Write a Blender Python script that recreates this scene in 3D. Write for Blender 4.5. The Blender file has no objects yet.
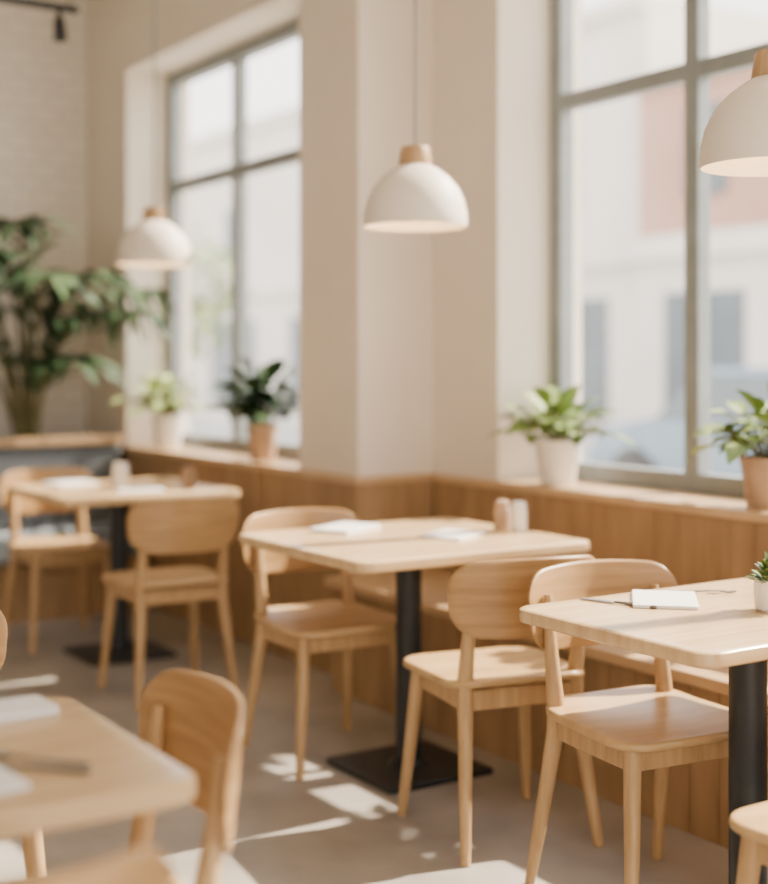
import bpy, math, random
from mathutils import Vector, Matrix
random.seed(7)
scene = bpy.context.scene
COL = scene.collection
pi = math.pi

# ------------------------------------------------------------------ materials
def new_mat(name):
    m = bpy.data.materials.new(name); m.use_nodes = True
    nt = m.node_tree
    return m, nt, nt.nodes["Principled BSDF"]

def mottled(name, c1, c2, scale=6.0, rough=0.6, bump=0.0, detail=4, stretch=(1,1,1), metal=0.0, spec=None, rand=0.0, bscale=None):
    m, nt, b = new_mat(name)
    tc = nt.nodes.new("ShaderNodeTexCoord"); mp = nt.nodes.new("ShaderNodeMapping")
    mp.inputs["Scale"].default_value = stretch
    nt.links.new(tc.outputs["Object"], mp.inputs["Vector"])
    nz = nt.nodes.new("ShaderNodeTexNoise"); nz.inputs["Scale"].default_value = scale
    nz.inputs["Detail"].default_value = detail
    vec = mp.outputs["Vector"]
    if rand > 0:
        oi = nt.nodes.new("ShaderNodeObjectInfo")
        ad = nt.nodes.new("ShaderNodeVectorMath"); ad.operation = 'ADD'
        ml = nt.nodes.new("ShaderNodeMath"); ml.operation = 'MULTIPLY'; ml.inputs[1].default_value = rand
        nt.links.new(oi.outputs["Random"], ml.inputs[0])
        nt.links.new(vec, ad.inputs[0]); nt.links.new(ml.outputs[0], ad.inputs[1])
        vec = ad.outputs[0]
    nt.links.new(vec, nz.inputs["Vector"])
    cr = nt.nodes.new("ShaderNodeValToRGB")
    cr.color_ramp.elements[0].position = 0.3; cr.color_ramp.elements[1].position = 0.7
    cr.color_ramp.elements[0].color = (*c1, 1); cr.color_ramp.elements[1].color = (*c2, 1)
    nt.links.new(nz.outputs["Fac"], cr.inputs["Fac"])
    nt.links.new(cr.outputs["Color"], b.inputs["Base Color"])
    b.inputs["Roughness"].default_value = rough
    b.inputs["Metallic"].default_value = metal
    if spec is not None: b.inputs["Specular IOR Level"].default_value = spec
    if bump > 0:
        bp = nt.nodes.new("ShaderNodeBump"); bp.inputs["Strength"].default_value = bump
        bp.inputs["Distance"].default_value = 0.01
        nt.links.new(nz.outputs["Fac"], bp.inputs["Height"])
        nt.links.new(bp.outputs["Normal"], b.inputs["Normal"])
    return m

M = {}
M['chair'] = mottled("oak_chair", (0.44,0.275,0.115), (0.60,0.40,0.195), 3.0, 0.30, 0.05, 5, (1,6,1), rand=10)
M['chair_leg'] = mottled("oak_leg", (0.39,0.235,0.098), (0.54,0.35,0.168), 6.0, 0.38, 0.04, 5, (8,8,0.7), rand=10)
M['walnut'] = mottled("oak_back", (0.32,0.18,0.068), (0.47,0.285,0.125), 5.0, 0.32, 0.05, 5, (0.8,1,9), rand=10)
M['table'] = mottled("oak_table", (0.53,0.355,0.175), (0.69,0.49,0.27), 4.0, 0.22, 0.03, 6, (0.8,9,1), rand=10)
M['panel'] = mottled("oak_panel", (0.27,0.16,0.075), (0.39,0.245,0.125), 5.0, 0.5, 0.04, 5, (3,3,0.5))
M['ledge'] = mottled("oak_ledge", (0.46,0.30,0.155), (0.60,0.41,0.23), 5.0, 0.32, 0.03, 5, (9,0.7,1))
M['black'] = mottled("black_steel", (0.008,0.011,0.014), (0.014,0.018,0.022), 20, 0.45, 0.02)
M['wall'] = mottled("plaster", (0.74,0.665,0.565), (0.79,0.715,0.615), 2.0, 0.9, 0.06, 8)
M['ceil'] = mottled("ceiling_paint", (0.76,0.70,0.62), (0.80,0.74,0.66), 1.5, 0.95)
M['floor'] = mottled("concrete_floor", (0.24,0.215,0.185), (0.42,0.385,0.34), 2.6, 0.40, 0.05, 12)
M['frame'] = mottled("window_metal", (0.20,0.225,0.23), (0.25,0.275,0.28), 10, 0.5)
M['white_cer'] = mottled("white_ceramic", (0.78,0.75,0.70), (0.84,0.81,0.76), 8, 0.4)
M['terra'] = mottled("tan_terracotta", (0.38,0.25,0.16), (0.50,0.34,0.23), 12, 0.7, 0.1)
M['soil'] = mottled("soil", (0.05,0.03,0.02), (0.12,0.08,0.05), 60, 0.95, 0.6)
M['leaf'] = mottled("leaf_green", (0.09,0.16,0.03), (0.26,0.36,0.08), 14, 0.6)
M['leaf_dark'] = mottled("leaf_dark", (0.015,0.04,0.015), (0.05,0.10,0.035), 10, 0.45)
M['leaf_pale'] = mottled("leaf_pale", (0.24,0.33,0.11), (0.42,0.50,0.19), 12, 0.6)
M['leaf_palm'] = mottled("leaf_palm", (0.016,0.038,0.020), (0.07,0.125,0.05), 2.5, 0.45)
M['stem'] = mottled("stem", (0.10,0.10,0.04), (0.18,0.16,0.07), 20, 0.6)
M['paper'] = mottled("paper", (0.78,0.77,0.76), (0.84,0.83,0.82), 20, 0.8)
M['steel'] = mottled("cutlery_steel", (0.25,0.24,0.23), (0.38,0.37,0.36), 10, 0.3, metal=0.9)
M['gray_fab'] = mottled("gray_upholstery", (0.12,0.14,0.16), (0.18,0.20,0.22), 60, 0.95, 0.2)
M['cap'] = mottled("wood_cap", (0.40,0.24,0.11), (0.52,0.33,0.17), 12, 0.45, 0, 4, (6,6,0.8))
M['brick'] = mottled("brick_paint", (0.42,0.25,0.18), (0.50,0.31,0.24), 0.8, 0.9)
M['stone'] = mottled("pale_stone", (0.62,0.58,0.53), (0.72,0.68,0.62), 0.5, 0.9)
M['dark_glass'] = mottled("shop_glass", (0.09,0.11,0.12), (0.15,0.18,0.20), 0.6, 0.25)
M['street'] = mottled("street", (0.40,0.385,0.365), (0.50,0.48,0.45), 0.5, 0.9)
M['car'] = mottled("car_paint", (0.17,0.23,0.28), (0.20,0.27,0.32), 1.0, 0.3)
M['tyre'] = mottled("tyre", (0.04,0.04,0.04), (0.07,0.07,0.07), 10, 0.9)

def painted_brick():
    m, nt, b = new_mat("painted_brick")
    tc = nt.nodes.new("ShaderNodeTexCoord"); mp = nt.nodes.new("ShaderNodeMapping")
    mp.inputs["Rotation"].default_value=(pi/2,0,0)
    br = nt.nodes.new("ShaderNodeTexBrick"); br.inputs["Scale"].default_value=3.0
    br.inputs["Color1"].default_value=(0.82,0.77,0.69,1); br.inputs["Color2"].default_value=(0.77,0.72,0.64,1)
    br.inputs["Mortar"].default_value=(0.60,0.55,0.48,1); br.inputs["Mortar Size"].default_value=0.015
    nt.links.new(tc.outputs["Object"],mp.inputs["Vector"]); nt.links.new(mp.outputs[0],br.inputs["Vector"])
    nt.links.new(br.outputs["Color"],b.inputs["Base Color"]); b.inputs["Roughness"].default_value=0.9
    return m
M['brickwall']=painted_brick()

def shade_mat():
    m, nt, b = new_mat("shade_enamel")
    b.inputs["Roughness"].default_value = 0.55
    nz = nt.nodes.new("ShaderNodeTexNoise"); nz.inputs["Scale"].default_value = 5
    cr = nt.nodes.new("ShaderNodeValToRGB")
    cr.color_ramp.elements[0].color = (0.78,0.71,0.61,1); cr.color_ramp.elements[1].color = (0.84,0.77,0.67,1)
    nt.links.new(nz.outputs["Fac"], cr.inputs["Fac"]); nt.links.new(cr.outputs["Color"], b.inputs["Base Color"])
    return m
M['shade'] = shade_mat()
def emit_mat(name, c, s):
    m = bpy.data.materials.new(name); m.use_nodes = True; nt = m.node_tree
    b = nt.nodes["Principled BSDF"]
    b.inputs["Base Color"].default_value = (*c,1)
    b.inputs["Emission Color"].default_value = (*c,1); b.inputs["Emission Strength"].default_value = s
    return m
M['bulb'] = emit_mat("bulb_glow", (1.0,0.70,0.38), 36.0)
def glass_mat():
    m = bpy.data.materials.new("pane_glass"); m.use_nodes = True; nt = m.node_tree
    nt.nodes.clear()
    o = nt.nodes.new("ShaderNodeOutputMaterial"); mx = nt.nodes.new("ShaderNodeMixShader")
    t = nt.nodes.new("ShaderNodeBsdfTransparent"); g = nt.nodes.new("ShaderNodeBsdfGlossy")
    g.inputs["Roughness"].default_value = 0.02
    mx.inputs[0].default_value = 0.03
    nt.links.new(t.outputs[0], mx.inputs[1]); nt.links.new(g.outputs[0], mx.inputs[2])
    nt.links.new(mx.outputs[0], o.inputs[0])
    return m
M['glass'] = glass_mat()

# ------------------------------------------------------------------ mesh helpers
class MB:
    def __init__(s): s.v=[]; s.f=[]
    def add(s, vs, fs):
        o=len(s.v); s.v += [tuple(v) for v in vs]; s.f += [tuple(i+o for i in f) for f in fs]
    def box(s, x0,x1,y0,y1,z0,z1):
        s.add([(x0,y0,z0),(x1,y0,z0),(x1,y1,z0),(x0,y1,z0),(x0,y0,z1),(x1,y0,z1),(x1,y1,z1),(x0,y1,z1)],
              [(0,3,2,1),(4,5,6,7),(0,1,5,4),(1,2,6,5),(2,3,7,6),(3,0,4,7)])
    def tube(s, pts, rad, n=12, flat=1.0):
        pts=[Vector(p) for p in pts]; base=len(s.v); k=len(pts)
        prev=None; vs=[]; fs=[]
        for i,p in enumerate(pts):
            d = (pts[min(i+1,k-1)]-pts[max(i-1,0)]).normalized()
            ref = Vector((1,0,0)) if abs(d.x)<0.8 else Vector((0,1,0))
            a = (ref - d*ref.dot(d)).normalized(); b = d.cross(a)
            for j in range(n):
                t=2*pi*j/n
                vs.append(p + a*math.cos(t)*rad[i]*flat + b*math.sin(t)*rad[i])
        for i in range(k-1):
            for j in range(n):
                j2=(j+1)%n
                fs.append((i*n+j,i*n+j2,(i+1)*n+j2,(i+1)*n+j))
        fs.append(tuple(reversed(range(n)))); fs.append(tuple((k-1)*n+j for j in range(n)))
        s.add(vs,fs)
    def lathe(s, prof, n=40, cx=0, cy=0):
        vs=[];fs=[];k=len(prof)
        for r,z in prof:
            for j in range(n):
                t=2*pi*j/n; vs.append((cx+r*math.cos(t), cy+r*math.sin(t), z))
        for i in range(k-1):
            for j in range(n):
                j2=(j+1)%n; fs.append((i*n+j,i*n+j2,(i+1)*n+j2,(i+1)*n+j))
        if prof[0][0]>1e-5: fs.append(tuple(reversed(range(n))))
        if prof[-1][0]>1e-5: fs.append(tuple((k-1)*n+j for j in range(n)))
        s.add(vs,fs)
    def slab(s, outline, t, r, mapf=None, R=0.2):
        loops=[]
        for sc in (0.2,0.4,0.6,0.8,0.92): loops.append((sc,t/2))
        for a in (90,60,30,0,-30,-60,-90):
            ra=math.radians(a)
            loops.append((1-(r*(1-math.cos(ra)))/R, (t/2-r)*(1 if a>0 else -1 if a<0 else 0)+r*math.sin(ra)))
        for sc in (0.92,0.8,0.6,0.4,0.2): loops.append((sc,-t/2))
        n=len(outline); vs=[]; fs=[]
        for sc,z in loops:
            for x,y in outline: vs.append((x*sc,y*sc,z))
        for i in range(len(loops)-1):
            for j in range(n):
                j2=(j+1)%n; fs.append((i*n+j,(i+1)*n+j,(i+1)*n+j2,i*n+j2))
        a=len(vs); vs.append((0,0,t/2)); vs.append((0,0,-t/2))
        for j in range(n):
            j2=(j+1)%n
            fs.append((a,j,j2)); o=(len(loops)-1)*n; fs.append((a+1,o+j2,o+j))
        if mapf: vs=[mapf(*v) for v in vs]
        s.add(vs,fs)
    def leaf(s, base, d, up, L, W, droop, k=6, fold=0.25, shape=0.85):
        base=Vector(base); d=Vector(d).normalized(); up=Vector(up)
        side=d.cross(up)
        if side.length<1e-3: side=d.cross(Vector((1,0,0)))
        side.normalize(); nrm=side.cross(d).normalized()
        vs=[];fs=[]
        for i in range(k+1):
            t=i/k
            c=base+d*L*t+Vector((0,0,-1))*droop*L*t*t
            w=W/2*math.sin(pi*min(1,max(0.02,t)**shape))*(1.0)+0.0006
            vs += [c+side*w+nrm*w*fold, c, c-side*w+nrm*w*fold]
        for i in range(k):
            o=i*3
            fs += [(o,o+1,o+4,o+3),(o+1,o+2,o+5,o+4)]
        s.add(vs,fs)
    def obj(s, name, mat, smooth=True, loc=(0,0,0), ang=35):
        me=bpy.data.meshes.new(name); me.from_pydata(s.v,[],s.f); me.validate(); me.update()
        if smooth:
            for p in me.polygons: p.use_smooth=True
            me.set_sharp_from_angle(angle=math.radians(ang))
        me.materials.append(mat)
        o=bpy.data.objects.new(name,me); o.location=loc; COL.objects.link(o)
        return o

def bevel(o,w,seg=2):
    m=o.modifiers.new("bevel",'BEVEL'); m.width=w; m.segments=seg; m.limit_method='ANGLE'; return o

def rrect(w,d,r,n=8,taper=0.0):
    pts=[]
    for cx,cy,a0 in ((w/2-r,d/2-r,0),(-w/2+r,d/2-r,90),(-w/2+r,-d/2+r,180),(w/2-r,-d/2+r,270)):
        for i in range(n+1):
            a=math.radians(a0+90*i/n); pts.append((cx+r*math.cos(a),cy+r*math.sin(a)))
    out=[]
    for i in range(len(pts)):
        a=Vector(pts[i]); b=Vector(pts[(i+1)%len(pts)])
        m=max(1,int((b-a).length/0.03))
        for k in range(m): 
            p=a.lerp(b,k/m); out.append((p.x,p.y))
    if taper: out=[(x*(1+taper*y/(d/2)),y) for x,y in out]
    return out

def empty(name, loc, label, cat, rz=0, group=None):
    e=bpy.data.objects.new(name,None); e.empty_display_size=0.1
    e.location=loc; e.rotation_euler=(0,0,rz); COL.objects.link(e)
    e["label"]=label; e["category"]=cat
    if group: e["group"]=group
    return e
def tag(o,label,cat,group=None):
    o["label"]=label; o["category"]=cat
    if group: o["group"]=group
    return o
def par(p,*cs):
    for c in cs: c.parent=p
def struct(o): o["kind"]="structure"; return o
def dup(root, loc, rz, label, group=None):
    r=root.copy(); COL.objects.link(r); r.location=loc; r.rotation_euler=(0,0,rz); r["label"]=label
    if group: r["group"]=group
    for c in root.children:
        k=c.copy(); COL.objects.link(k); k.parent=r
    return r

# ------------------------------------------------------------------ room
WA, WB = 2.91, 3.28           # wall planes
YP, YB0, YB1 = 4.675, 1.2, 4.22
YA0, YA1 = 5.17, 7.15
YC0, YC1 = -1.7, 0.75
YE = 7.80
SILL, TOP, CEIL = 0.85, 2.97, 3.5
XP_A, XP_B = 3.19, 3.58       # window frame planes
XL = -2.6
YN = -2.2

w=MB()
w.box(WA,3.72,YP,YA0,0,CEIL)
w.box(WA,3.30,YA0,YA1,0,SILL-0.025); w.box(WA,3.30,YA0,YA1,TOP,CEIL)
w.box(WA,3.30,YA1,YE+0.15,0,CEIL)
w.box(WB,3.72,YB1,YP,0,CEIL)
for a,b_ in ((YB0,YB1),(YC0,YC1)):
    w.box(WB,3.72,a,b_,0,SILL-0.025); w.box(WB,3.72,a,b_,TOP+0.2,CEIL)
w.box(WB,3.72,YC1,YB0,0,CEIL)
w.box(WB,3.72,YN,YC0,0,CEIL)
struct(w.obj("wall_right",M['wall'],False))
w=MB(); w.box(XL,WA,YE,YE+0.15,0,CEIL); struct(w.obj("wall_back",M['brickwall'],False))
w=MB(); w.box(XL-0.15,XL,YN,YE+0.15,0,CEIL); struct(w.obj("wall_left",M['wall'],False))  # out of view, added to cut the fill light from the open side
w=MB(); w.box(XL,-1.9,YN-0.15,YN,0,CEIL); w.box(2.4,3.72,YN-0.15,YN,0,CEIL); w.box(-1.9,2.4,YN-0.15,YN,2.7,CEIL); struct(w.obj("wall_front",M['wall'],False))  # unseen wall behind the camera, added with a wide opening to dim the fill
w=MB(); w.box(XL-0.15,3.72,YN,YE+0.15,-0.1,0); struct(w.obj("floor",M['floor'],False))
w=MB(); w.box(XL-0.15,3.72,YN,YE+0.15,CEIL,CEIL+0.12); struct(w.obj("ceiling",M['ceil'],False))

# wainscot planks
def planks(name, axis, fixed0, fixed1, a0, a1, z0, z1, pw=0.11, gap=0.003):
    m=MB(); n=max(1,round((a1-a0)/pw)); step=(a1-a0)/n
    for i in range(n):
        s=a0+i*step+gap/2; e=a0+(i+1)*step-gap/2
        if axis=='y': m.box(fixed0,fixed1,s,e,z0,z1)
        else: m.box(s,e,fixed0,fixed1,z0,z1)
    o=m.obj(name,M['panel'],False); bevel(o,0.0015,1); return o
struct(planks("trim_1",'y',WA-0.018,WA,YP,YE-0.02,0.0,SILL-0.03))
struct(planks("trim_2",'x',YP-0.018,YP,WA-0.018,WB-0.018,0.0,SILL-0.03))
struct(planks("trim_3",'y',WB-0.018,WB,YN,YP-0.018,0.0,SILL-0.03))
# ledges / sills
w=MB(); w.box(WA-0.03,WA,YP-0.03,YE,SILL-0.03,SILL); w.box(WA,XP_A-0.03,YA0,YA1,SILL-0.025,SILL)
bevel(struct(w.obj("trim_4",M['ledge'],False)),0.002)
w=MB(); w.box(WB-0.03,WB,YN,YP-0.03,SILL-0.03,SILL); w.box(WB,XP_B-0.03,YB0,YB1,SILL-0.025,SILL); w.box(WB,XP_B-0.03,YC0,YC1,SILL-0.025,SILL)
w.box(WA,WB,YP-0.03,YP,SILL-0.03,SILL)
bevel(struct(w.obj("trim_5",M['ledge'],False)),0.002)

def window(name, X, y0, y1, z0, z1, vs, hs, fw=0.07):
    m=MB(); t=0.035
    m.box(X-t,X+t,y0,y0+fw,z0,z1); m.box(X-t,X+t,y1-fw,y1,z0,z1)
    m.box(X-t,X+t,y0+fw,y1-fw,z0,z0+fw); m.box(X-t,X+t,y0+fw,y1-fw,z1-fw,z1)
    for v in vs: m.box(X-t*0.9,X+t*0.9,v-0.035,v+0.035,z0+fw,z1-fw)
    ed=[y0+fw]+[q for v in sorted(vs) for q in (v-0.035,v+0.035)]+[y1-fw]
    for h in hs:
        for i in range(0,len(ed),2): m.box(X-t*0.8,X+t*0.8,ed[i],ed[i+1],h-0.032,h+0.032)
    o=bevel(struct(m.obj(name,M['frame'],False)),0.004)
    g=MB(); a,b_,c,d=y0+fw*0.5,y1-fw*0.5,z0+fw*0.5,z1-fw*0.5
    g.add([(X,a,c),(X,b_,c),(X,b_,d),(X,a,d)],[(0,3,2,1)])
    p=g.obj("window_pane",M['glass'],False); p.parent=o; return o
window("window_1",XP_A,YA0,YA1,SILL,TOP,[6.30,5.5],[2.32])
window("window_2",XP_B,YB0,YB1,SILL,TOP+0.2,[3.44,2.70,1.95],[2.37])
window("window_3",XP_B,YC0,YC1,SILL,TOP+0.2,[-0.9,-0.1],[2.37])

# ------------------------------------------------------------------ benches
b=empty("wall_bench",(3.0,2.3,0),"long oak bench with plank front built along the windowed wall","bench")
m=MB(); m.slab(rrect(0.535,4.69,0.01,2),0.035,0.006,R=0.26)
bs=m.obj("seat",M['ledge'],True,(-0.005,0.0,0.4425)); bevel
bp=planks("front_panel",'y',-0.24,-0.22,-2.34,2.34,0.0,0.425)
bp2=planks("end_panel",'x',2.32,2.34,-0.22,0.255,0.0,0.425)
par(b,bs,bp,bp2)

b=empty("banquette",(1.0,7.2,0),"gray upholstered banquette with a wooden top rail before the end wall","bench")
m=MB(); m.box(-2.2,1.87,-0.10,0.02,0.40,0.86); q1=bevel(m.obj("backrest",M['gray_fab']),0.03,3)
m=MB(); m.box(-2.2,1.87,-0.55,-0.105,0.30,0.46); q2=bevel(m.obj("seat_cushion",M['gray_fab']),0.03,3)
m=MB(); m.box(-2.2,1.87,-0.50,0.0,0.0,0.29); q3=m.obj("base",M['panel'],False)
m=MB(); m.box(-2.2,1.87,-0.11,0.06,0.865,0.905); q4=bevel(m.obj("top_rail",M['ledge'],False),0.005)
m=MB(); m.box(-2.2,1.87,0.022,0.045,0.0,0.865); q5=m.obj("back_board",M['panel'],False)
par(b,q1,q2,q3,q4,q5)

# ------------------------------------------------------------------ tables
def make_table(loc, sx, sy, label, ox=0.0, oy=0.0):
    e=empty("dining_table",loc,label,"table",group="square pedestal dining tables")
    m=MB(); m.slab(rrect(sx,sy,0.045,8),0.034,0.008,R=min(sx,sy)/2)
    t=m.obj("tabletop",M['table'],True,(0,0,0.733))
    m=MB(); m.tube([(ox,oy,0.02),(ox,oy,0.70)],[0.042,0.042],24); m.lathe([(0.07,0.018),(0.05,0.03),(0.042,0.045)],24,ox,oy)
    c=m.obj("column",M['black'])
    m=MB(); m.slab(rrect(0.40,0.40,0.02,5),0.018,0.004,R=0.2)
    p=m.obj("base_plate",M['black'],True,(ox,oy,0.009))
    m=MB(); m.box(ox-0.18,ox+0.18,oy-0.03,oy+0.03,0.70,0.716); m.box(ox-0.03,ox+0.03,oy-0.18,oy+0.18,0.70,0.7158)
    k=m.obj("mounting_bracket",M['black'],False)
    par(e,t,c,p,k); return e
make_table((2.455,3.62,0),0.88,0.80,"oak-topped table on a black steel pedestal with menus and shakers",-0.015,-0.01)
make_table((2.32,5.76,0),0.82,0.80,"oak-topped pedestal table with a white jar and napkins",-0.02,-0.02)
make_table((2.38,2.155,0),0.86,0.61,"oak-topped pedestal table with a menu and small potted succulent",-0.05,-0.07)
make_table((0.375,1.955,0),0.85,0.56,"oak-topped table with napkins and cutlery, lit by sun",-0.06,0.0)

# ------------------------------------------------------------------ chairs
def make_chair(loc, rz, label):
    e=empty("dining_chair",loc,label,"chair",rz,"oak dining chairs")
    m=MB()
    def sm(x,y,z):
        d = -0.010*max(0,1-((x/0.2)**2+(y/0.2)**2)) + 0.012*max(0,(-y-0.08)/0.12)**2
        return (x,y,z+d)
    m.slab(rrect(0.43,0.42,0.085,10,taper=0.05),0.022,0.009,sm,R=0.21)
    seat=m.obj("seat",M['chair'],True,(0,0,0.452),50)
    m=MB()
    o=rrect(0.46,0.195,0.075,10)
    o=[(x*(1+0.04*y/0.1), y+0.014*(1-(x/0.23)**2)*(1 if y>0 else -0.6)) for x,y in o]
    def bm(x,y,z):
        return (x, -0.257+0.070*(x/0.23)**2 - z - 0.10*y, 0.690+y)
    m.slab(o,0.014,0.006,bm,R=0.1)
    back=m.obj("backrest",M['walnut'],True,(0,0,0),50)
    legs=[]
    for sx in (-1,1):
        m=MB(); m.tube([(sx*0.205,0.195,0.0),(sx*0.185,0.172,0.22),(sx*0.168,0.150,0.442)],[0.0135,0.0185,0.022],14)
        legs.append(m.obj("leg",M['chair_leg']))
        m=MB(); m.tube([(sx*0.20,-0.235,0.0),(sx*0.182,-0.195,0.22),(sx*0.168,-0.165,0.40),(sx*0.168,-0.165,0.47),(sx*0.168,-0.178,0.55),(sx*0.167,-0.192,0.63),(sx*0.166,-0.203,0.735)],
                       [0.0135,0.0185,0.022,0.022,0.019,0.016,0.010],14)
        legs.append(m.obj("leg",M['chair_leg']))
    m=MB(); 
    m.box(-0.155,0.155,0.139,0.159,0.385,0.440)
    r1=bevel(m.obj("seat_rail",M['chair_leg'],False),0.004)
    m=MB(); m.box(-0.155,0.155,-0.174,-0.154,0.385,0.440); r2=bevel(m.obj("seat_rail",M['chair_leg'],False),0.004)
    rs=[]
    for sx in (-1,1):
        m=MB(); m.box(sx*0.168-0.010,sx*0.168+0.010,-0.150,0.135,0.385,0.440); rs.append(bevel(m.obj("seat_rail",M['chair_leg'],False),0.004))
    par(e,seat,back,r1,r2,*legs,*rs)
    return e
c1=make_chair((2.335,3.02,0),-0.20,"light oak chair with curved plywood back facing the shaker table")
dup(c1,(2.325,2.385,0),pi-0.12,"light oak chair tucked beneath the table holding the succulent")
dup(c1,(2.30,3.885,0),pi-0.05,"light oak chair pushed under the shaker table, back beyond it")
dup(c1,(2.195,4.98,0),-0.05,"light oak chair drawn up to the table with the white jar")
dup(c1,(2.17,6.14,0),pi,"light oak chair between the jar table and the gray banquette")
dup(c1,(2.125,1.585,0),0,"light oak chair, seat corner under the succulent table")
dup(c1,(0.70,1.985,0),pi/2-0.13,"oak chair tucked against the side of the napkin table")
dup(c1,(0.39,1.585,0),0.04,"light oak chair with rounded back at the napkin table's near side")
dup(c1,(0.70,2.80,0),pi,"light oak chair at the far side of the napkin table")

# ------------------------------------------------------------------ pendants
def make_pendant(x,y,label):
    zb=1.755
    e=empty("pendant_lamp",(x,y,CEIL),label,"lamp",group="dome pendant lamps")
    R=0.168
    prof=[]
    pts=[(R*0.985,0.0),(R,0.012),(R*0.985,0.045),(R*0.93,0.085),(R*0.82,0.125),(R*0.64,0.160),(R*0.44,0.185),(R*0.30,0.198)]
    inner=[(r-0.004,z-0.004) for r,z in pts[1:]][::-1]
    prof=[(0.03,0.199)]+pts[::-1]+[(R*0.975,0.0)]+[(r,max(z,0.001)) for r,z in inner[::-1]]+[(0.03,0.193)]
    m=MB(); m.lathe(prof,56); sh=m.obj("lamp_shade",M['shade'],True,(0,0,zb-CEIL),60)
    m=MB(); m.lathe([(0.0,0.193),(0.052,0.194),(0.054,0.20),(0.047,0.25),(0.044,0.256),(0.0,0.257)],32); cp=m.obj("lamp_cap",M['cap'],True,(0,0,zb-CEIL))
    m=MB(); m.tube([(0,0,zb+0.255-CEIL),(0,0,-0.02)],[0.004,0.004],8); cd=m.obj("cord",M['frame'])
    m=MB(); m.lathe([(0.0,-0.03),(0.05,-0.028),(0.055,0.0),(0.0,0.0)],24); cn=m.obj("ceiling_canopy",M['shade'])
    m=MB(); m.lathe([(0.0,0.0)]+[(0.04*math.sin(a*pi/10),0.04-0.04*math.cos(a*pi/10)) for a in range(1,9)]+[(0.018,0.09),(0.016,0.12),(0,0.12)],24)
    bl=m.obj("bulb",M['bulb'],True,(0,0,zb+0.05-CEIL))
    par(e,sh,cp,cd,cn,bl)
make_pendant(2.435,3.565,"cream dome pendant lamp with wooden cap over the shaker table")
make_pendant(2.36,2.03,"cream dome pendant lamp with wooden cap over the succulent table")
make_pendant(2.41,5.60,"cream dome pendant lamp with wooden cap over the jar table")

# track spotlight
e=empty("track_spotlight",(2.02,6.0,CEIL),"black ceiling track with a small spotlight head","light")
m=MB(); m.box(-1.8,0.18,-0.015,0.015,-0.56,-0.53); m.tube([(-1.0,0,-0.53),(-1.0,0,0)],[0.004,0.004],8); m.tube([(0.14,0,-0.53),(0.14,0,0)],[0.004,0.004],8); t1=m.obj("track",M['black'],False)
m=MB(); m.tube([(0.09,0,-0.56),(0.09,0,-0.60)],[0.012,0.012],10); m.tube([(0.09,0,-0.60),(0.09,-0.02,-0.70)],[0.026,0.032],20); t2=m.obj("spotlight_head",M['black'])
par(e,t1,t2)

# ------------------------------------------------------------------ plants
def potted(name, loc, rt, rb, h, potmat, leafmat, label, N, L, W, spread, rise, seed, droop=0.35, xmax=0.15, ymax=9):
    rnd=random.Random(seed)
    e=empty(name,loc,label,"plant")
    m=MB(); m.lathe([(0,0),(rb*0.95,0),(rb,0.006),(rt*0.97,h*0.86),(rt,h*0.87),(rt*1.02,h),(rt*0.92,h),(rt*0.88,h*0.86),(0,h*0.86)],40)
    p=m.obj("pot",potmat)
    m=MB(); m.lathe([(0,h*0.90),(rt*0.5,h*0.895),(rt*0.885,h*0.87),(rt*0.885,h*0.862),(0,h*0.862)],24); so=m.obj("soil",M['soil'])
    st=MB(); lf=MB()
    for i in range(N):
        a=i*2.39996+rnd.uniform(-0.3,0.3)
        u=(i+0.5)/N
        rr=spread*math.sqrt(u)*rnd.uniform(0.75,1.1)
        zz=h*0.9+rise*(1.05-0.75*u)*rnd.uniform(0.7,1.1)
        tip=Vector((rr*math.cos(a),rr*math.sin(a),zz))
        b0=Vector((rt*0.3*math.cos(a)*u,rt*0.3*math.sin(a)*u,h*0.88))
        mid=(b0+tip)/2+Vector((0,0,0.02))
        st.tube([b0,mid,tip],[0.0035,0.003,0.002],6)
        d=Vector((math.cos(a)*(0.35+u),math.sin(a)*(0.35+u),0.75-0.65*u+rnd.uniform(-0.15,0.2)))
        l=L*rnd.uniform(0.75,1.15)
        lf.leaf(tip,d,(rnd.uniform(-.3,.3),rnd.uniform(-.3,.3),1),l,W*rnd.uniform(0.8,1.15),droop)
        for k in (0.55,0.8):
            a2=a+rnd.choice((-1,1))*rnd.uniform(0.8,1.5)
            pp=b0.lerp(tip,k)+Vector((0,0,0.012))
            lf.leaf(pp,(math.cos(a2),math.sin(a2),rnd.uniform(0.0,0.6)),(0,0,1),l*0.8,W*0.85,droop)
    for mb in (st,lf): mb.v=[(min(v[0],xmax-0.0003*(i%7)),min(v[1],ymax-0.0003*(i%5)),v[2]) for i,v in enumerate(mb.v)]
    so2=st.obj("stem",M['stem']); lo=lf.obj("foliage",leafmat,True,ang=80)
    par(e,p,so,so2,lo)
    return e
potted("potted_plant",(3.38,3.975,SILL),0.092,0.066,0.17,M['white_cer'],M['leaf'],"leafy green plant in a white tapered pot on the window ledge",24,0.15,0.074,0.18,0.15,3,ymax=0.235)
potted("potted_plant",(3.39,2.945,SILL),0.092,0.070,0.165,M['terra'],M['leaf'],"bright green plant in a tan pot on the window ledge",28,0.14,0.078,0.18,0.18,11,xmax=0.14)
potted("potted_plant",(3.02,5.72,SILL),0.078,0.060,0.175,M['terra'],M['leaf_dark'],"dark-leaved plant in a tan pot on the window sill",34,0.22,0.10,0.19,0.22,8,xmax=0.12)
potted("potted_plant",(3.02,6.83,SILL),0.090,0.068,0.18,M['white_cer'],M['leaf_pale'],"pale green plant in a white pot on the window sill",26,0.17,0.07,0.19,0.19,9,xmax=0.11,ymax=0.28)

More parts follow.
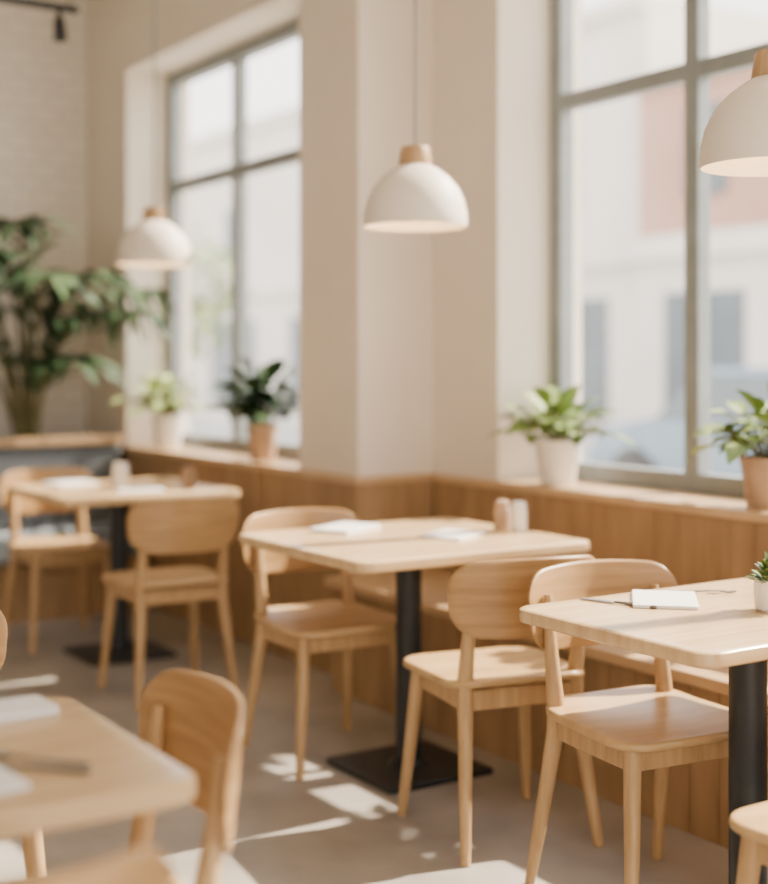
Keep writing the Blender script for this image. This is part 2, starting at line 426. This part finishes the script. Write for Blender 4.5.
# large palm
def palm(loc):
    rnd=random.Random(21)
    e=empty("potted_palm",loc,"tall leafy palm in a pale planter behind the banquette","plant")
    m=MB(); m.lathe([(0,0),(0.12,0),(0.125,0.01),(0.165,0.36),(0.17,0.38),(0.155,0.38),(0.15,0.35),(0,0.35)],40); p=m.obj("planter",M['white_cer'])
    m=MB(); m.lathe([(0,0.36),(0.15,0.355),(0.15,0.35),(0,0.35)],24); so=m.obj("soil",M['soil'])
    st=MB(); lf=MB()
    specs=[(192,1.72,1.05),(225,1.62,0.55),(178,1.55,0.7),(262,1.50,0.70),(286,1.30,0.95),(294,1.42,1.00),(215,1.25,0.95),(275,1.05,0.55),(310,1.52,0.55),(198,1.30,1.45),(240,1.80,0.35),(186,1.62,1.35)]
    for i,(ang,h,reach) in enumerate(specs):
        a=math.radians(ang)
        b0=Vector((0.05*math.cos(a),0.05*math.sin(a),0.355))
        pts=[]; n=14
        for k in range(n+1):
            t=k/n
            r=0.03+reach*(0.04*t+0.90*t**3.0)
            z=0.355+h*(1.45*t-0.50*t**3.2)*1.0
            pts.append(Vector((r*math.cos(a),r*math.sin(a),z)))
        st.tube(pts,[0.020*(1-0.8*k/n)+0.002 for k in range(n+1)],7)
        for k in range(8,n+1):
            t=k/n
            d=(pts[min(k+1,n)]-pts[k-1]).normalized()
            side=d.cross(Vector((0,0,1)))
            if side.length<1e-3: side=Vector((1,0,0))
            side.normalize()
            ll=0.42*math.sin(pi*(0.2+0.7*(t-0.5)/0.5))+0.14
            for s in (-1,1):
                lf.leaf(pts[k],d*1.0+side*s*0.75+Vector((0,0,rnd.uniform(-0.15,0.20))),(0,0,1),ll*rnd.uniform(0.85,1.1),0.095,0.55,k=6,shape=0.7)
        lf.leaf(pts[n],(pts[n]-pts[n-1]),(0,0,1),0.32,0.09,0.5)
    xm=2.84-loc[0]; ym=7.74-loc[1]
    for mb in (st,lf): mb.v=[(min(v[0],xm-0.002*(i%9)),min(v[1],ym-0.002*(i%7)),v[2]) for i,v in enumerate(mb.v)]
    a1=st.obj("stem",M['stem']); a2=lf.obj("foliage",M['leaf_palm'],True,ang=80)
    par(e,p,so,a1,a2)
palm((2.45,7.46,0))

# succulent on table
e=empty("potted_succulent",(2.415,2.095,0.75),"tiny white pot with a small green plant on the table","plant")
m=MB(); m.lathe([(0,0),(0.028,0),(0.034,0.006),(0.037,0.05),(0.035,0.072),(0.031,0.072),(0.031,0.062),(0,0.062)],32); p=m.obj("pot",M['white_cer'])
m=MB(); rnd=random.Random(4)
for i in range(60):
    a=i*2.4; u=i/60
    m.leaf((0.028*u*math.cos(a),0.028*u*math.sin(a),0.064+0.05*(1-u)*rnd.random()),(math.cos(a)*(0.2+u),math.sin(a)*(0.2+u),1.0-0.6*u),(0,0,1),0.036,0.022,0.1)
f=m.obj("foliage",M['leaf'],True,ang=80)
par(e,p,f)

# ------------------------------------------------------------------ table things
TZ=0.7505
def paper(x,y,sx,sy,rz,label,name="menu_card",th=0.004):
    m=MB(); m.slab(rrect(sx,sy,0.004,2),th,0.001,R=min(sx,sy)/2)
    o=m.obj(name,M['paper'],True,(x,y,TZ+th/2)); o.rotation_euler=(0,0,rz)
    tag(o,label,"menu" if name=="menu_card" else "napkin"); return o
paper(2.30,2.315,0.15,0.21,-0.75,"folded white menu card lying on the wooden tabletop",th=0.008)
paper(2.37,3.89,0.15,0.22,-1.1,"white menu card on the shaker table",th=0.012)
paper(2.58,3.56,0.15,0.20,-1.1,"white menu card on the shaker table",th=0.008)
paper(2.17,6.02,0.20,0.16,0.2,"folded pale napkin on the jar table","napkin",0.012)
paper(2.32,5.55,0.20,0.16,-0.3,"folded pale napkin on the jar table","napkin",0.008)
paper(0.62,2.15,0.24,0.10,0.05,"folded white napkin on the sunlit table","napkin",0.012)
paper(0.49,1.86,0.16,0.22,0.1,"white napkin beside the cutlery on the sunlit table","napkin",0.006)

def knife(x,y,rz,label,z=TZ):
    m=MB()
    m.slab([(px,py) for px,py in rrect(0.018,0.095,0.006,4)],0.002,0.0008,lambda a,b,c:(a,b+0.055,c+0.003),R=0.009)
    m.tube([(0,0.01,0.004),(0,-0.03,0.004),(0,-0.10,0.004)],[0.003,0.0045,0.004],8)
    o=m.obj("table_knife",M['steel'],True,(x,y,z)); o.rotation_euler=(0,0,rz); return tag(o,label,"knife")
def fork(x,y,rz,label,z=TZ):
    m=MB()
    m.tube([(0,0.03,0.006),(0,-0.02,0.004),(0,-0.10,0.003)],[0.002,0.0028,0.004],8)
    m.slab(rrect(0.022,0.03,0.008,4),0.002,0.0008,lambda a,b,c:(a,b+0.04,c+0.006),R=0.011)
    for k in (-1.5,-0.5,0.5,1.5):
        m.tube([(k*0.006,0.05,0.006),(k*0.006,0.075,0.003),(k*0.006,0.092,0.006)],[0.0014,0.0014,0.0008],6)
    o=m.obj("table_fork",M['steel'],True,(x,y,z)); o.rotation_euler=(0,0,rz); return tag(o,label,"fork")
knife(2.18,2.345,0.30,"steel knife beside the menu card on the wooden table")
fork(2.45,2.35,-2.2,"steel fork lying beyond the menu card on the wooden table")
knife(0.60,1.845,0.75,"steel knife on the sunlit table beside the napkin")
fork(0.615,1.885,0.70,"steel fork beside the knife on the sunlit table", TZ)

def shaker(x,y,r,h,mat,label,name):
    m=MB(); m.lathe([(0,0),(r*0.95,0),(r,0.004),(r*0.97,h*0.72),(r*0.85,h*0.76),(r*0.88,h*0.80),(r*0.86,h*0.95),(r*0.6,h),(0,h)],28)
    return tag(m.obj(name,mat,True,(x,y,TZ)),label,"shaker" if name!="jar" else "jar")
shaker(2.82,3.605,0.027,0.10,M['terra'],"brown ceramic pepper shaker on the wooden table","pepper_shaker")
shaker(2.835,3.535,0.028,0.10,M['white_cer'],"white ceramic salt shaker on the wooden table","salt_shaker")
shaker(2.33,5.80,0.038,0.11,M['white_cer'],"white ceramic jar on the table near the banquette","jar")
shaker(2.62,5.70,0.035,0.08,M['terra'],"small tan ceramic jar on the table edge","jar")

# ------------------------------------------------------------------ outside
m=MB(); m.box(3.75,60,-10,70,-0.25,-0.15); tag(m.obj("street",M['street'],False),"pale paved street outside the windows","street")["kind"]="structure"
def building(name, x, y0, y1, zt, upper, label, z1=3.0, pitch=2.6):
    e=empty(name,(x,(y0+y1)/2,-0.15),label,"building")
    cy=(y0+y1)/2; a,bb=y0-cy,y1-cy
    m=MB(); m.box(0,3,a,bb,0,z1); f1=m.obj("ground_storey",M['stone'],False)
    m=MB(); m.box(0.05,3,a,bb,z1+0.35,zt); f2=m.obj("upper_storey",upper,False)
    m=MB(); m.box(-0.15,3,a,bb,z1,z1+0.35); m.box(-0.1,3,a,bb,zt,zt+0.25); f3=m.obj("cornice",M['stone'],False)
    n=int((bb-a)/pitch)
    for i in range(n):
        yc=a+(i+0.5)*(bb-a)/n
        g=MB(); g.box(-0.03,0.02,yc-pitch*0.30,yc+pitch*0.30,0.5,2.5); par(e,g.obj("shop_window",M['dark_glass'],False))
        z=z1+0.9
        while z+1.3<zt:
            g=MB(); g.box(0.0,0.06,yc-0.4,yc+0.4,z,z+1.3); par(e,g.obj("upper_window",M['dark_glass'],False)); z+=2.4
    par(e,f1,f2,f3)
building("brick_building",14.5,4.0,15.2,5.6,M['brick'],"pale red brick building with stone shopfront across the street")
building("stone_building",14.8,15.3,48,7.0,M['stone'],"pale stone building with dark windows across the street",pitch=4.0)

def car(x,y,label):
    e=empty("parked_car",(x,y,-0.15),label,"car",pi/2)
    secs=[(-2.1,0.45,0.35,0.75),(-1.95,0.28,0.78,0.85),(-1.3,0.25,0.88,0.88),(1.2,0.25,0.92,0.88),(1.95,0.28,0.80,0.85),(2.1,0.42,0.62,0.76)]
    m=MB(); vs=[];fs=[]
    for xx,zl,zh,hw in secs:
        zh=max(zh,zl+0.2)
        vs+= [(xx,-hw*0.92,zl),(xx,-hw,(zl+zh)/2),(xx,-hw*0.9,zh),(xx,hw*0.9,zh),(xx,hw,(zl+zh)/2),(xx,hw*0.92,zl)]
    for i in range(len(secs)-1):
        for j in range(6):
            j2=(j+1)%6; fs.append((i*6+j,i*6+j2,i*6+6+j2,i*6+6+j))
    fs.append(tuple(range(5,-1,-1))); fs.append(tuple((len(secs)-1)*6+j for j in range(6)))
    m.add(vs,fs); 
    m.add([(-0.85,-0.62,1.42),(0.55,-0.62,1.42),(0.55,0.62,1.42),(-0.85,0.62,1.42),(-0.95,-0.66,1.36),(0.65,-0.66,1.36),(0.65,0.66,1.36),(-0.95,0.66,1.36)],[(0,1,2,3),(4,5,1,0),(5,6,2,1),(6,7,3,2),(7,4,0,3)])
    body=m.obj("body",M['car'],True,ang=50)
    m=MB(); m.add([(-1.5,-0.76,0.86),(1.2,-0.76,0.88),(1.2,0.76,0.88),(-1.5,0.76,0.86),(-0.95,-0.66,1.36),(0.65,-0.66,1.36),(0.65,0.66,1.36),(-0.95,0.66,1.36)],[(0,1,5,4),(1,2,6,5),(2,3,7,6),(3,0,4,7)])
    gl=m.obj("car_window",M['dark_glass'],False)
    ws=[]
    for xx in (-1.35,1.3):
        for yy in (-0.80,0.80):
            m=MB(); m.tube([(xx,yy-0.1,0.32),(xx,yy+0.1,0.32)],[0.32,0.32],24); ws.append(m.obj("wheel",M['tyre']))
    par(e,body,gl,*ws)
car(10.0,8.3,"pale blue-gray car parked on the street outside")

def tree(x,y,h,r,label,seed):
    rnd=random.Random(seed)
    e=empty("street_tree",(x,y,-0.15),label,"tree")
    m=MB(); m.tube([(0,0,0),(0.03,0,h*0.4),(0,0.05,h*0.8)],[0.09,0.07,0.03],10)
    for i in range(6):
        a=i*1.1; m.tube([(0.02,0.02,h*0.5+0.1*i),(r*0.6*math.cos(a),r*0.6*math.sin(a),h*0.7+0.1*i)],[0.03,0.01],6)
    t=m.obj("trunk",M['stem'])
    m=MB()
    for i in range(700):
        v=Vector((rnd.gauss(0,1),rnd.gauss(0,1),rnd.gauss(0,1))).normalized()*r*rnd.uniform(0.5,1)
        m.leaf(Vector((0,0,h*0.8))+v,(rnd.uniform(-1,1),rnd.uniform(-1,1),rnd.uniform(-.5,.5)),(0,0,1),0.22,0.12,0.3,k=3)
    f=m.obj("foliage",M['leaf_pale']); par(e,t,f)
tree(8.6,19.0,3.2,1.1,"young pale green tree on the pavement outside",3)

# ------------------------------------------------------------------ light
wd=bpy.data.worlds.new("world"); scene.world=wd; wd.use_nodes=True
nt=wd.node_tree; bg=nt.nodes["Background"]
tc=nt.nodes.new("ShaderNodeTexCoord"); sp=nt.nodes.new("ShaderNodeSeparateXYZ")
cr=nt.nodes.new("ShaderNodeValToRGB")
cr.color_ramp.elements[0].position=0.0; cr.color_ramp.elements[0].color=(1.0,0.93,0.83,1)
cr.color_ramp.elements[1].position=0.7; cr.color_ramp.elements[1].color=(0.97,0.96,1.0,1)
nt.links.new(tc.outputs["Generated"],sp.inputs[0]); nt.links.new(sp.outputs["Z"],cr.inputs["Fac"])
nt.links.new(cr.outputs["Color"],bg.inputs["Color"])
bg.inputs["Strength"].default_value=5.0

s=bpy.data.lights.new("sun",'SUN'); s.energy=25.0; s.angle=math.radians(1.2); s.color=(1.0,0.85,0.66)
so=bpy.data.objects.new("sun",s); COL.objects.link(so)
d=Vector((-1.0,0.12,-0.86)).normalized()
so.rotation_euler=d.to_track_quat('-Z','Y').to_euler(); so.location=(8,0,8)

# ------------------------------------------------------------------ camera
cd=bpy.data.cameras.new("camera"); cam=bpy.data.objects.new("camera",cd); COL.objects.link(cam)
cam.location=(0,0,1.32); cam.rotation_euler=(pi/2,0,-math.radians(33))
cd.sensor_fit='HORIZONTAL'; cd.sensor_width=36; cd.lens=62.86; cd.shift_y=-80/768
cd.clip_start=0.05
cd.dof.use_dof=True; cd.dof.focus_distance=3.0; cd.dof.aperture_fstop=1.35
scene.camera=cam
